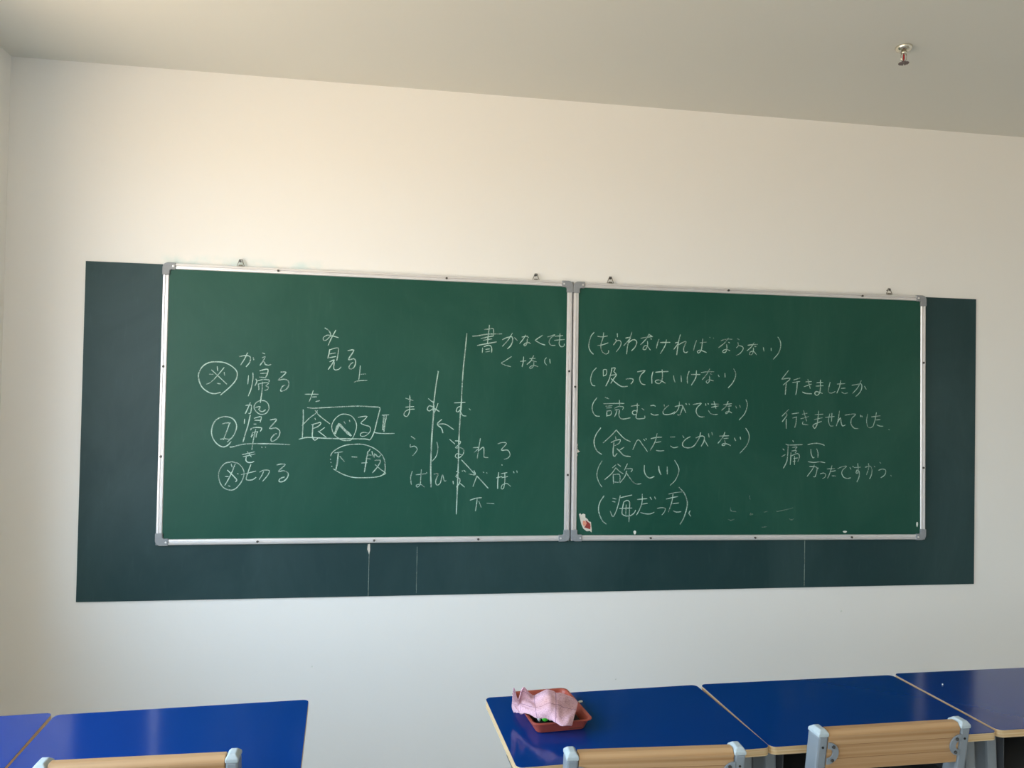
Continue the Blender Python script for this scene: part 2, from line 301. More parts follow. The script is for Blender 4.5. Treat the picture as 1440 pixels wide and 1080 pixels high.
# chalk strokes in board millimetres: width*10, then x z pairs
WRITING = [
 ('L', 'circled reference mark and the verb beside it in white chalk', '10 537 1545 513 1539 488 1546 463 1567 450 1600 451 1625 465 1651 489 1667 520 1671 552 1668 580 1654 598 1636 602 1618 596 1596 575 1569 538 1534;10 500 1637 525 1614 561 1580;10 549 1648 525 1616 498 1586 482 1578;10 522 1651 524 1634;10 492 1619 506 1619;10 550 1628 552 1617;10 524 1582 535 1580;10 608 1695 625 1699 639 1700 652 1695 651 1674 637 1654;10 641 1711 629 1685 615 1661;10 664 1693 666 1683;10 700 1713 710 1709;10 700 1692 712 1698 704 1680 692 1661;10 704 1678 711 1672 713 1665 726 1662 736 1666;10 647 1617 645 1582;10 664 1629 665 1605 659 1564 648 1532;10 692 1638 708 1643 724 1645 723 1628 715 1609;10 695 1627 721 1629;10 691 1612 715 1610;10 677 1603 681 1594 674 1575;10 679 1594 706 1602 731 1600 729 1593;10 687 1583 690 1564 689 1559;10 688 1583 713 1589 729 1587 717 1575 728 1571 725 1561 714 1557;10 703 1591 703 1561 700 1531 697 1505;10 777 1635 798 1635 788 1622 767 1601 788 1605 806 1600 810 1582 800 1563 782 1555 777 1559 785 1576 796 1580'),
 ('L', 'second circled mark and underlined verb in white chalk', '10 639 1493 657 1495 662 1490 659 1462 652 1460;10 657 1505 648 1482 638 1459;10 697 1515 680 1505 672 1486 681 1468 699 1457 720 1461 732 1480 728 1502 715 1513 703 1514;10 678 1485 696 1489 693 1478;10 691 1479 698 1470 709 1469 718 1476;10 584 1342 571 1327 553 1320 532 1330 514 1352 506 1381 512 1414 529 1436 557 1445 586 1439 602 1419 604 1397 593 1367 570 1341;10 548 1415 565 1420 579 1419;10 576 1417 566 1385 554 1350;10 542 1352 560 1354 577 1352 586 1358;10 636 1436 635 1418;10 658 1453 650 1412 640 1375 632 1342;10 674 1440 688 1445 702 1447 701 1435 698 1424;10 676 1432 699 1432;10 673 1416 682 1416;10 661 1396 679 1402 705 1400 700 1387;10 663 1394 660 1391;10 670 1383 665 1368 665 1361;10 672 1381 690 1385 685 1376 683 1361;10 663 1365 672 1372;10 681 1394 676 1368 671 1339 668 1310;10 738 1434 762 1438 760 1429 737 1399 761 1401 777 1390 776 1369 762 1351 746 1345 744 1358 758 1375 765 1377;12 580 1320 592 1321 620 1329 655 1334 719 1335 777 1334 820 1332;10 707 1321 708 1319;10 721 1321 723 1320'),
 ('L', 'third circled mark and verb in white chalk', '10 630 1289 649 1293 679 1301;10 634 1280 681 1292;10 649 1302 666 1280;10 646 1278 645 1265 654 1257 668 1257 677 1261;10 587 1259 562 1252 543 1228 538 1202 545 1173 561 1151 589 1142 610 1151 631 1180 639 1210 633 1232 615 1252 590 1259;10 603 1250 591 1217 576 1184 564 1162;10 573 1224 588 1210 602 1195 611 1184 606 1177;10 587 1250 591 1237;10 565 1198 577 1198;10 612 1210 616 1209;10 578 1160 585 1158;10 628 1206 651 1212 686 1221;10 665 1248 655 1217 648 1191 652 1184 673 1185 687 1195;10 701 1217 718 1225 740 1223 733 1203 714 1179;10 717 1219 710 1203 700 1186;10 770 1247 786 1251 804 1249 793 1238 776 1219 797 1223 815 1214 814 1196 798 1179 780 1178 784 1190 801 1197'),
 ('L', 'short verb with a small sign above and below in white chalk', '10 952 1825 967 1816 976 1801 976 1792;10 976 1794 962 1795 947 1785 947 1774 957 1773 969 1784 980 1793 1008 1786;10 997 1817 980 1784 967 1752;10 974 1735 971 1717 967 1698;10 976 1734 992 1740 1009 1742 1009 1721 1004 1689;10 974 1716 998 1721;10 973 1700 1000 1706;10 975 1683 993 1691 988 1679 970 1651;10 994 1680 992 1657 998 1649 1013 1652 1022 1662;10 1049 1732 1070 1736 1072 1729 1052 1694 1074 1699 1082 1689 1080 1671 1071 1657 1059 1655 1055 1664 1064 1678 1071 1682;10 1102 1669 1100 1637 1097 1611;10 1105 1633 1126 1635;10 1078 1599 1095 1605 1132 1608'),
 ('L', 'boxed verb with a numeral beside it in white chalk', '10 877 1544 931 1545;10 910 1560 904 1539 894 1513;10 907 1533 924 1534;10 922 1514 937 1518;12 888 1488 914 1486 969 1490 1042 1495 1097 1498 1153 1496 1187 1493 1185 1472 1175 1427 1166 1389 1150 1357 1130 1359 1045 1359 972 1360 899 1363 877 1361 857 1355;10 871 1479 872 1434 870 1363;10 929 1476 922 1464 897 1444 868 1413;10 920 1476 929 1466;10 929 1463 951 1444 981 1422;10 920 1444 922 1438;10 907 1416 919 1420 943 1427 941 1416 923 1405;12 912 1416 911 1386 911 1367 921 1351 935 1362;10 914 1401 934 1409;10 960 1405 938 1388;10 934 1390 949 1379 968 1364;10 1030 1357 1008 1368 993 1391 990 1417 1003 1443 1024 1460 1046 1463 1072 1454 1089 1429 1092 1407 1085 1380 1074 1358 1064 1352 1038 1352 1023 1357;24 1004 1381 1016 1415 1023 1417 1044 1395 1069 1373;10 1040 1431 1045 1423;10 1062 1437 1064 1432;10 1098 1450 1117 1454 1135 1455 1124 1441 1110 1426 1129 1417 1147 1411 1150 1393 1133 1374 1113 1370 1109 1381 1122 1387 1137 1385;10 1198 1461 1226 1463;15 1206 1460 1203 1423 1202 1399;15 1216 1460 1210 1424 1207 1393;10 1168 1387 1185 1384 1215 1383 1251 1384'),
 ('L', 'oval ring around three characters in white chalk', '10 1000 1232 1019 1220 1048 1206 1085 1196 1134 1195 1178 1198 1204 1206 1215 1223 1214 1257 1206 1284 1187 1306 1157 1325 1119 1336 1082 1336 1046 1331 1013 1316 993 1299 988 1286;10 987 1273 988 1271;10 989 1260 990 1258;10 993 1243 994 1242;10 1004 1299 1037 1304;13 1019 1297 1016 1260 1011 1230;10 1026 1284 1045 1263;10 1076 1283 1096 1282;10 1151 1317 1146 1308 1139 1302;12 1142 1306 1137 1276 1134 1253 1129 1219;10 1139 1291 1156 1291;10 1141 1276 1154 1274;10 1117 1257 1141 1259;10 1159 1306 1163 1291 1169 1280 1170 1297 1180 1287 1189 1283 1195 1291;10 1171 1268 1191 1270 1195 1263 1181 1238 1163 1216;10 1173 1251 1196 1231 1219 1214 1204 1206'),
 ('L', 'two long upright lines crossing a table of syllables in white chalk', '13 1433 1653 1424 1591 1416 1514 1414 1484;10 1431 1654 1434 1651;13 1553 1821 1548 1756 1540 1659 1536 1563 1535 1497 1534 1486;10 1296 1535 1327 1526;10 1313 1547 1314 1490;10 1393 1535 1414 1518;13 1418 1498 1413 1413 1410 1339 1409 1240 1412 1156;13 1536 1535 1532 1480 1528 1365 1527 1241 1525 1141 1523 1040;10 1315 1540 1314 1506 1313 1476 1303 1457 1290 1463 1295 1478 1312 1487 1334 1489;10 1297 1497 1331 1500;10 1412 1525 1417 1500 1397 1505 1389 1490 1398 1482 1417 1493 1440 1481;10 1434 1515 1427 1493 1417 1470;10 1505 1519 1551 1522;10 1534 1505 1519 1499 1514 1484 1522 1480 1532 1492;10 1534 1480 1542 1465 1557 1463;10 1569 1495 1576 1489;10 1504 1404 1468 1426 1434 1426;10 1451 1446 1433 1426 1451 1409 1458 1389;10 1323 1372 1339 1361;10 1320 1338 1320 1326 1337 1331 1350 1319 1343 1304 1331 1290;10 1433 1349 1438 1324 1432 1290 1415 1267;10 1488 1361 1510 1342;10 1512 1355 1535 1353 1530 1340 1513 1325 1538 1325 1550 1315 1546 1296 1526 1280 1513 1288 1521 1300 1541 1295;10 1621 1366 1615 1326 1609 1279;10 1590 1326 1615 1326 1596 1306;10 1616 1314 1635 1329 1638 1306 1639 1286 1656 1284;10 1698 1344 1718 1350 1736 1346 1714 1317 1742 1317 1753 1297 1743 1282 1727 1277;10 1330 1222 1324 1195 1328 1166;10 1347 1208 1389 1213;10 1369 1230 1367 1191 1365 1166 1353 1155 1348 1163 1365 1168 1383 1156;10 1391 1218 1393 1216;10 1423 1211 1441 1213 1431 1181 1437 1164 1451 1173 1460 1208 1468 1183 1476 1183;10 1520 1223 1530 1218 1518 1201 1535 1191 1533 1171 1521 1156;10 1506 1181 1508 1169;10 1538 1171 1556 1156;10 1545 1226 1546 1224;10 1552 1228 1560 1221;10 1541 1273 1572 1241 1600 1211;10 1575 1212 1602 1209 1596 1227;10 1609 1204 1601 1181 1593 1159;10 1609 1204 1633 1179 1659 1151;10 1636 1221 1639 1219;10 1651 1218 1653 1216;10 1704 1219 1701 1181 1701 1149;10 1696 1196 1719 1202;10 1716 1214 1741 1219;10 1719 1197 1744 1202;10 1731 1217 1732 1182 1727 1151 1717 1149 1720 1164 1740 1172 1758 1159;10 1717 1253 1719 1251;10 1769 1224 1772 1218;10 1784 1227 1786 1219;10 1582 1099 1605 1107 1631 1110;10 1612 1107 1610 1082 1606 1053;10 1620 1094 1630 1069;10 1655 1086 1686 1084'),
 ('L', 'phrase in the top right corner of the left board in white chalk', '10 1651 1860 1647 1821 1644 1780;10 1629 1841 1649 1843 1668 1845 1670 1814;10 1578 1810 1603 1813 1645 1821 1706 1824;10 1615 1801 1642 1808 1669 1814;10 1625 1793 1642 1797 1663 1801;10 1600 1770 1635 1778 1683 1788;10 1623 1760 1622 1740;10 1629 1766 1650 1773 1662 1765 1663 1742;10 1637 1754 1653 1757;10 1637 1743 1655 1747;10 1710 1799 1728 1808 1752 1812 1754 1793 1746 1773 1733 1760;10 1753 1829 1736 1800 1710 1770;10 1763 1809 1775 1797;10 1888 1824 1857 1802 1859 1798 1879 1787 1899 1781;10 1910 1817 1926 1822 1944 1828 1926 1814 1917 1794 1927 1781 1945 1781;10 1966 1835 1965 1807 1963 1787 1971 1776 1984 1778 1987 1788;10 1944 1821 1978 1825;10 1942 1803 1987 1808;10 1751 1726 1722 1706 1707 1696 1726 1687 1748 1682;10 1791 1706 1815 1709;10 1805 1726 1803 1701 1799 1683;10 1850 1733 1837 1709 1821 1694;10 1832 1719 1856 1721;10 1840 1711 1862 1706;10 1851 1704 1849 1686 1837 1675 1833 1682 1849 1690 1869 1685;10 1907 1725 1900 1717 1900 1703 1909 1693;10 1922 1719 1924 1701;10 1796 1813 1820 1818;10 1811 1822 1803 1806 1786 1784;10 1820 1815 1825 1812;10 1820 1805 1818 1785 1810 1774 1805 1780 1820 1790 1834 1786'),
 ('R', 'first bracketed line of writing in white chalk', '10 2121 1844 2107 1826 2099 1796 2099 1775 2107 1758 2119 1747;10 2165 1844 2162 1819 2154 1794 2155 1770 2165 1754 2179 1749 2189 1756 2189 1765;10 2138 1827 2158 1825 2183 1830;10 2138 1786 2159 1789 2186 1799;10 2228 1842 2229 1827;10 2220 1816 2224 1809 2211 1790;10 2222 1807 2237 1812 2246 1804 2243 1786 2225 1760;10 2296 1850 2286 1819 2277 1791 2273 1752;10 2268 1823 2290 1825 2259 1789;10 2281 1802 2294 1813 2308 1817 2319 1808 2312 1785 2296 1767;10 2338 1824 2360 1829 2391 1833;10 2376 1844 2363 1822 2337 1795;10 2376 1842 2393 1833;10 2384 1823 2388 1822;10 2369 1811 2370 1794 2361 1775 2349 1775 2353 1788 2366 1792 2383 1773;10 2423 1822 2416 1802 2412 1782;10 2429 1808 2475 1810;10 2458 1821 2453 1796 2431 1758;10 2524 1846 2516 1816 2508 1755;10 2500 1808 2516 1810 2494 1779;10 2517 1801 2539 1813 2552 1815 2541 1788 2542 1770 2551 1765 2560 1770;10 2601 1822 2592 1796 2588 1777;10 2618 1812 2648 1816;10 2631 1830 2628 1801 2623 1776 2611 1765 2606 1772 2619 1779 2649 1769;10 2664 1839 2666 1837;10 2682 1837 2683 1835;10 2719 1825 2743 1832 2772 1833;10 2755 1838 2736 1815 2708 1793;10 2755 1819 2761 1816;10 2746 1808 2748 1790 2741 1772 2729 1772 2729 1779 2744 1786 2763 1780;10 2799 1836 2807 1832;10 2801 1819 2803 1804 2794 1795;10 2805 1805 2823 1801 2827 1789 2813 1770 2794 1759;10 2850 1808 2871 1811 2896 1813;10 2880 1821 2867 1801 2846 1782;10 2883 1803 2890 1803;10 2877 1797 2877 1783 2870 1765 2858 1766 2862 1777 2877 1781 2893 1765;10 2926 1799 2929 1783;10 2964 1798 2965 1786;10 2997 1850 3009 1831 3011 1805 3000 1775 2976 1747'),
 ('R', 'second bracketed line of writing in white chalk', '10 2134 1686 2117 1666 2109 1638 2111 1621 2118 1608 2129 1606;10 2166 1676 2167 1650;10 2166 1678 2181 1679 2180 1657 2168 1651;10 2206 1688 2203 1669 2194 1637 2179 1606;10 2204 1686 2222 1688 2215 1672 2227 1658 2216 1641 2202 1619;10 2197 1654 2225 1658;10 2203 1640 2223 1623 2246 1608 2260 1605 2279 1607;10 2272 1639 2289 1642 2305 1639 2303 1628 2295 1618;10 2325 1673 2344 1677 2360 1679 2342 1661 2335 1640 2345 1620 2361 1616;10 2397 1675 2392 1652 2393 1623;10 2410 1673 2436 1676 2468 1678;10 2440 1685 2442 1660 2439 1635 2426 1622 2411 1627 2411 1636 2430 1638 2456 1625;10 2495 1659 2497 1643 2502 1631;10 2530 1660 2532 1633;10 2568 1681 2560 1656 2561 1627;10 2579 1667 2620 1668;10 2603 1685 2600 1653 2580 1619;10 2626 1677 2654 1681 2687 1682;10 2666 1694 2654 1672 2632 1645;10 2670 1673 2677 1669;10 2666 1662 2666 1640 2657 1629 2650 1636 2662 1645 2687 1640;10 2708 1668 2712 1660;10 2740 1676 2741 1659;10 2782 1697 2792 1679 2790 1657 2777 1632 2757 1610'),
 ('R', 'third bracketed line of writing in white chalk', '10 2139 1553 2123 1530 2118 1505 2126 1482 2137 1472 2153 1471;10 2177 1556 2193 1550;10 2169 1527 2218 1529 2265 1530;10 2180 1516 2211 1519;10 2184 1508 2207 1510;10 2186 1495 2186 1471;10 2186 1494 2206 1496 2204 1478 2188 1474;10 2243 1544 2244 1518;10 2222 1508 2240 1516 2262 1514 2258 1502;10 2224 1500 2240 1503;10 2233 1501 2226 1478 2221 1470;10 2244 1500 2242 1475 2252 1461 2270 1461 2294 1466;10 2298 1518 2320 1522 2335 1522;10 2326 1531 2326 1501 2323 1483 2310 1481 2303 1490 2312 1499 2325 1494 2321 1469 2329 1462 2347 1463 2362 1466 2362 1475;10 2348 1509 2358 1502;10 2389 1522 2402 1524 2411 1520;10 2391 1486 2404 1480 2425 1482;10 2452 1528 2454 1519;10 2474 1525 2458 1512 2447 1496 2451 1485 2466 1483 2488 1487 2503 1496;10 2504 1520 2528 1526 2540 1524 2536 1505 2527 1483 2516 1483;10 2524 1542 2523 1522 2514 1501 2497 1486;10 2542 1521 2547 1510 2555 1494;10 2555 1535 2558 1530;10 2570 1534 2572 1530;10 2590 1531 2611 1535 2629 1537 2611 1520 2604 1502 2612 1483 2627 1475 2644 1476;10 2649 1535 2651 1528;10 2660 1537 2663 1534;10 2677 1534 2712 1535;10 2678 1520 2710 1526;10 2689 1547 2699 1515;10 2663 1505 2674 1491 2690 1487 2707 1488;10 2757 1548 2748 1526 2727 1507;10 2736 1533 2775 1538;10 2756 1526 2773 1528;10 2762 1519 2762 1505 2752 1492 2745 1495 2758 1503 2775 1496;10 2795 1527 2799 1518;10 2813 1531 2817 1522;10 2844 1557 2851 1539 2848 1517 2837 1491 2812 1464'),
 ('R', 'fourth bracketed line of writing in white chalk', '10 2159 1419 2140 1393 2130 1365 2132 1340 2142 1319 2153 1309 2165 1302;10 2231 1411 2209 1387 2172 1353;10 2231 1411 2249 1391 2272 1371 2296 1360;10 2228 1381 2230 1369;10 2208 1355 2228 1364 2250 1368 2245 1352 2225 1341;13 2221 1355 2218 1323 2218 1302 2224 1292 2236 1306;10 2267 1334 2247 1320;10 2236 1327 2251 1313 2269 1297 2297 1293;10 2309 1325 2332 1368 2357 1342 2377 1316;10 2358 1371 2364 1365;10 2369 1374 2371 1370;10 2393 1374 2419 1380 2443 1381;10 2421 1397 2412 1360 2390 1321;10 2416 1357 2440 1361;10 2419 1321 2435 1319 2455 1321;10 2484 1382 2505 1383;10 2485 1342 2500 1334 2520 1338;10 2542 1389 2548 1380;10 2578 1385 2557 1373 2542 1355 2546 1340 2565 1334 2588 1338 2601 1348;10 2606 1380 2628 1388 2644 1386 2644 1366 2631 1342;10 2627 1404 2621 1380 2601 1348;10 2646 1370 2663 1343;10 2665 1399 2668 1383;10 2681 1405 2684 1393;10 2718 1389 2763 1391;10 2744 1407 2735 1385 2712 1357;10 2739 1378 2760 1380;10 2743 1371 2747 1353 2739 1346 2730 1349 2739 1355 2758 1353 2772 1346;13 2790 1382 2796 1369;10 2818 1386 2821 1375;10 2845 1426 2859 1405 2862 1379 2850 1347 2818 1312'),
 ('R', 'fifth bracketed line of writing in white chalk', '10 2168 1273 2153 1247 2145 1215 2149 1192 2158 1172 2169 1157;10 2231 1255 2216 1242;10 2240 1259 2253 1249;10 2232 1243 2212 1216 2182 1190;10 2233 1241 2249 1226 2266 1216;10 2220 1214 2222 1172;10 2223 1212 2249 1212 2249 1180 2225 1179;10 2285 1261 2275 1240 2271 1232;10 2278 1238 2308 1238 2303 1225;10 2282 1228 2274 1204 2252 1176;10 2278 1224 2295 1200 2316 1176 2332 1170 2349 1172;10 2364 1254 2364 1228 2373 1208 2390 1197 2410 1204;13 2431 1250 2433 1232 2442 1213;13 2471 1248 2472 1214;10 2506 1277 2523 1249 2526 1225 2511 1189 2487 1165'),
 ('R', 'sixth bracketed line of writing in white chalk', '12 2179 1117 2161 1089 2155 1058 2162 1030 2175 1006 2192 992;10 2220 1107 2235 1103;10 2218 1093 2231 1090;10 2209 1049 2222 1025 2236 1049 2247 1085 2254 1119;10 2255 1109 2280 1115 2308 1121;10 2270 1087 2264 1053 2265 1036 2281 1028 2302 1029 2320 1041 2326 1053;10 2270 1089 2284 1097 2297 1091 2298 1061 2296 1002;10 2252 1061 2309 1063;10 2282 1077 2281 1035;10 2334 1101 2354 1103 2379 1105;10 2356 1125 2356 1093 2347 1061 2331 1032;10 2355 1080 2381 1084;10 2349 1043 2372 1037 2397 1037 2413 1044;10 2393 1111 2400 1101;10 2414 1113 2419 1103;10 2428 1061 2446 1064 2465 1061 2461 1045 2450 1032;10 2469 1103 2496 1109 2523 1114;10 2500 1125 2496 1093 2480 1045;6 2479 1125 2512 1132 2546 1135;10 2500 1082 2528 1085;10 2503 1050 2518 1044 2539 1046;12 2529 1155 2554 1128 2568 1092 2566 1060 2552 1016 2536 990;10 2583 1050 2577 1038 2586 1026'),
 ('R', 'question line at the right in white chalk', '10 3051 1696 3034 1675 3019 1656;10 3019 1655 3054 1661 3058 1655 3026 1629;10 3041 1636 3037 1586;10 3078 1653 3109 1663;10 3072 1641 3096 1645 3109 1647;10 3096 1643 3094 1610 3089 1585;10 3138 1646 3167 1648;10 3130 1623 3150 1630 3167 1636;10 3149 1657 3161 1616;10 3123 1598 3141 1592 3168 1591;10 3194 1643 3225 1645;10 3190 1627 3226 1630;10 3212 1656 3212 1613 3206 1592 3193 1584 3184 1593 3192 1602 3222 1594;10 3261 1647 3253 1613 3255 1599 3269 1596 3287 1604;10 3297 1639 3336 1642;10 3315 1656 3309 1627 3296 1597;10 3318 1619 3338 1621;10 3321 1602 3334 1595 3350 1599;10 3372 1635 3397 1639 3420 1642 3422 1621 3411 1600 3393 1583;10 3419 1657 3402 1625 3375 1596;10 3436 1632 3445 1618'),
 ('R', 'longer line under the question at the right in white chalk', '10 3054 1515 3023 1485;10 3043 1496 3047 1490 3024 1459;10 3043 1471 3044 1428;10 3072 1496 3105 1501;10 3076 1477 3096 1482;10 3094 1480 3092 1453 3086 1433;10 3123 1495 3147 1500;10 3116 1474 3156 1485;10 3129 1512 3145 1464;10 3127 1460 3125 1450 3152 1446;10 3187 1494 3227 1497;10 3183 1471 3223 1480;10 3205 1511 3201 1471 3197 1447 3186 1430 3177 1440 3185 1450 3219 1463;10 3239 1482 3284 1487;10 3261 1499 3255 1468 3264 1443 3280 1443;10 3272 1502 3270 1464;10 3310 1513 3304 1473 3295 1443;10 3302 1460 3315 1481 3320 1456 3327 1443 3340 1448;10 3338 1494 3363 1498 3392 1499 3372 1478 3370 1453 3386 1434 3408 1432;10 3417 1495 3419 1488;10 3424 1492 3426 1487;10 3454 1500 3449 1471 3454 1444 3468 1436 3482 1444;10 3474 1488 3520 1494;10 3499 1509 3493 1476 3482 1442;10 3497 1474 3519 1476;10 3502 1451 3518 1445 3534 1445;10 3564 1430 3567 1428'),
 ('R', 'lowest line at the right with a framed ending in white chalk', '10 3043 1356 3054 1352 3084 1352 3125 1354;10 3054 1352 3053 1308 3048 1274 3032 1244;10 3077 1373 3081 1366;10 3029 1333 3035 1328;10 3024 1298 3040 1307;10 3075 1340 3099 1343 3090 1333;10 3073 1324 3098 1327 3090 1316;10 3070 1301 3094 1311 3106 1311 3112 1298 3104 1276;10 3069 1316 3068 1290 3066 1261;10 3087 1301 3087 1261;10 3083 1290 3104 1292;10 3080 1276 3091 1278;10 3153 1354 3174 1359 3198 1361 3222 1357 3235 1352;10 3168 1332 3170 1311 3179 1293 3185 1296;10 3197 1335 3204 1317 3204 1295;10 3155 1275 3184 1272 3213 1275 3239 1271;10 3186 1260 3177 1240 3151 1207;10 3163 1253 3197 1250 3199 1232 3191 1206 3182 1206;10 3203 1248 3206 1243;10 3217 1219 3233 1223 3244 1217 3240 1203 3229 1198;10 3251 1242 3289 1244;10 3275 1257 3267 1228 3254 1198;10 3273 1230 3293 1234;10 3276 1210 3294 1209;10 3305 1244 3325 1252 3350 1255 3332 1240 3325 1224 3334 1205 3353 1198 3371 1201;10 3366 1249 3372 1241;10 3381 1255 3384 1252;10 3388 1249 3422 1251;10 3406 1268 3409 1241 3407 1224 3398 1224 3402 1237 3413 1232 3414 1207 3403 1182;10 3445 1251 3470 1256 3479 1241 3477 1216 3468 1197;10 3461 1268 3463 1249 3452 1216;10 3491 1256 3494 1252;10 3519 1275 3524 1270;10 3514 1237 3534 1243 3550 1237 3546 1216 3526 1202;10 3576 1214 3580 1210'),
 ('R', 'faint half-erased chalk strokes', '10 2767 1011 2780 1005 2793 1011;10 2777 1064 2778 1049 2803 1045;10 2942 1043 2957 1045;10 2932 973 2953 975;10 3003 1045 3038 1051 3082 1061;10 2867 1120 2870 1100;10 2876 1039 2872 1031 2885 1033;10 3065 1012 3074 1005 3085 1011'),
]
# ---------------------------------------------------------------- old painted panel behind the boards
pn = thing('wall_panel', 'long dark green painted blackboard panel on the wall behind the two framed boards', 'blackboard')
for x0, x1 in ((0.0, 1.1555), (1.1565, 3.1495), (3.1505, 4.031)):
    obj('panel_board', box(x0, x1, -0.006, 0, 0.6905, 2.067), PANELM, pn)
obj('scratch', box(1.3575, 1.3600, -0.0064, -0.006, 0.70, 0.90), SCR, pn)
for x in (1.156, 3.150):
    obj('scratch', box(x-0.0016, x+0.0016, -0.0065, -0.006, 0.70, 0.91), SCR, pn)
obj('tape_scrap', prism([(1.150, 0.912), (1.159, 0.912), (1.160, 0.885), (1.156, 0.868), (1.152, 0.880), (1.148, 0.890)], 'y', -0.009, -0.006), PAPER, pn)['label'] = 'small pale scrap of tape under the frame'

# ---------------------------------------------------------------- chalk writing
WR = {'L': [], 'R': []}
for bd, lab, data in WRITING: WR[bd].append((lab, data))
def ribbon_mesh(data, y, width, seed):
    rnd = random.Random(seed); V = []; Fc = []; z_step = 0
    for s in data.split(';'):
        v = [int(t) for t in s.split()]; w = width*v[0]/10*rnd.uniform(0.85, 1.12)
        P = [Vector((v[i]/1000, v[i+1]/1000)) for i in range(1, len(v), 2)]
        if len(P) > 2:                     # Catmull-Rom through the points
            Q = [2*P[0]-P[1]]+P+[2*P[-1]-P[-2]]; O = []
            for i in range(1, len(Q)-2):
                a, b, c, d = Q[i-1:i+3]; k = max(2, min(6, int((c-b).length/0.006)))
                for j in range(k):
                    t = j/k; O.append(0.5*((2*b)+(c-a)*t+(2*a-5*b+4*c-d)*t*t+(3*b-a-3*c+d)*t**3))
            O.append(P[-1]); P = O
        else:
            k = max(2, int((P[1]-P[0]).length/0.012)); P = [P[0].lerp(P[1], j/k) for j in range(k+1)]
        z_step += 1; yy = y-0.00002*(z_step % 12); base = len(V); m_ = len(P)
        for i, p in enumerate(P):
            d = P[min(i+1, m_-1)]-P[max(i-1, 0)]
            if d.length < 1e-6: d = Vector((1, 0))
            d.normalize(); nn = Vector((-d.y, d.x))
            ww = w*0.5*rnd.uniform(0.82, 1.15)*(0.72 if i in (0, m_-1) else 1)
            if i == 0: p = p-d*w*0.3
            if i == m_-1: p = p+d*w*0.3
            for sgn in (1, -1): q = p+nn*ww*sgn; V.append((q.x, yy, q.y))
            if i: b = base+2*i; Fc.append((b-2, b, b+1, b-1))
    return V, [], Fc

def clusters(data):
    """group the strokes of one line into written characters: strokes that nearly touch, small marks to their nearest neighbour"""
    S = []
    for s in data.split(';'):
        v = [int(t) for t in s.split()]; pts = [(v[i], v[i+1]) for i in range(1, len(v), 2)]; d = []
        for (x0, z0), (x1, z1) in zip(pts, pts[1:]):
            k = max(1, int(math.hypot(x1-x0, z1-z0)/5)); d += [(x0+(x1-x0)*q/k, z0+(z1-z0)*q/k) for q in range(k+1)]
        S.append((s, d))
    G_ = [[i] for i in range(len(S))]
    gap = lambda A, B: min(math.hypot(a[0]-b[0], a[1]-b[1]) for i in A for a in S[i][1] for j in B for b in S[j][1])
    def merge(test):
        again = True
        while again:
            again = False
            for i in range(len(G_)):
                best = None
                for j in range(len(G_)):
                    if i != j:
                        g_ = gap(G_[i], G_[j])
                        if test(G_[i], g_) and (best is None or g_ < best[0]): best = (g_, j)
                if best:
                    G_[best[1]] += G_[i]; del G_[i]; again = True; break
    def ext(A):
        xs = [a for i in A for a in S[i][1]]; return max(max(p[0] for p in xs)-min(p[0] for p in xs), max(p[1] for p in xs)-min(p[1] for p in xs))
    merge(lambda A, g_: g_ < 9)
    merge(lambda A, g_: g_ < 34 and ext(A) < 46)
    return [';'.join(S[i][0] for i in sorted(A)) for A in G_]

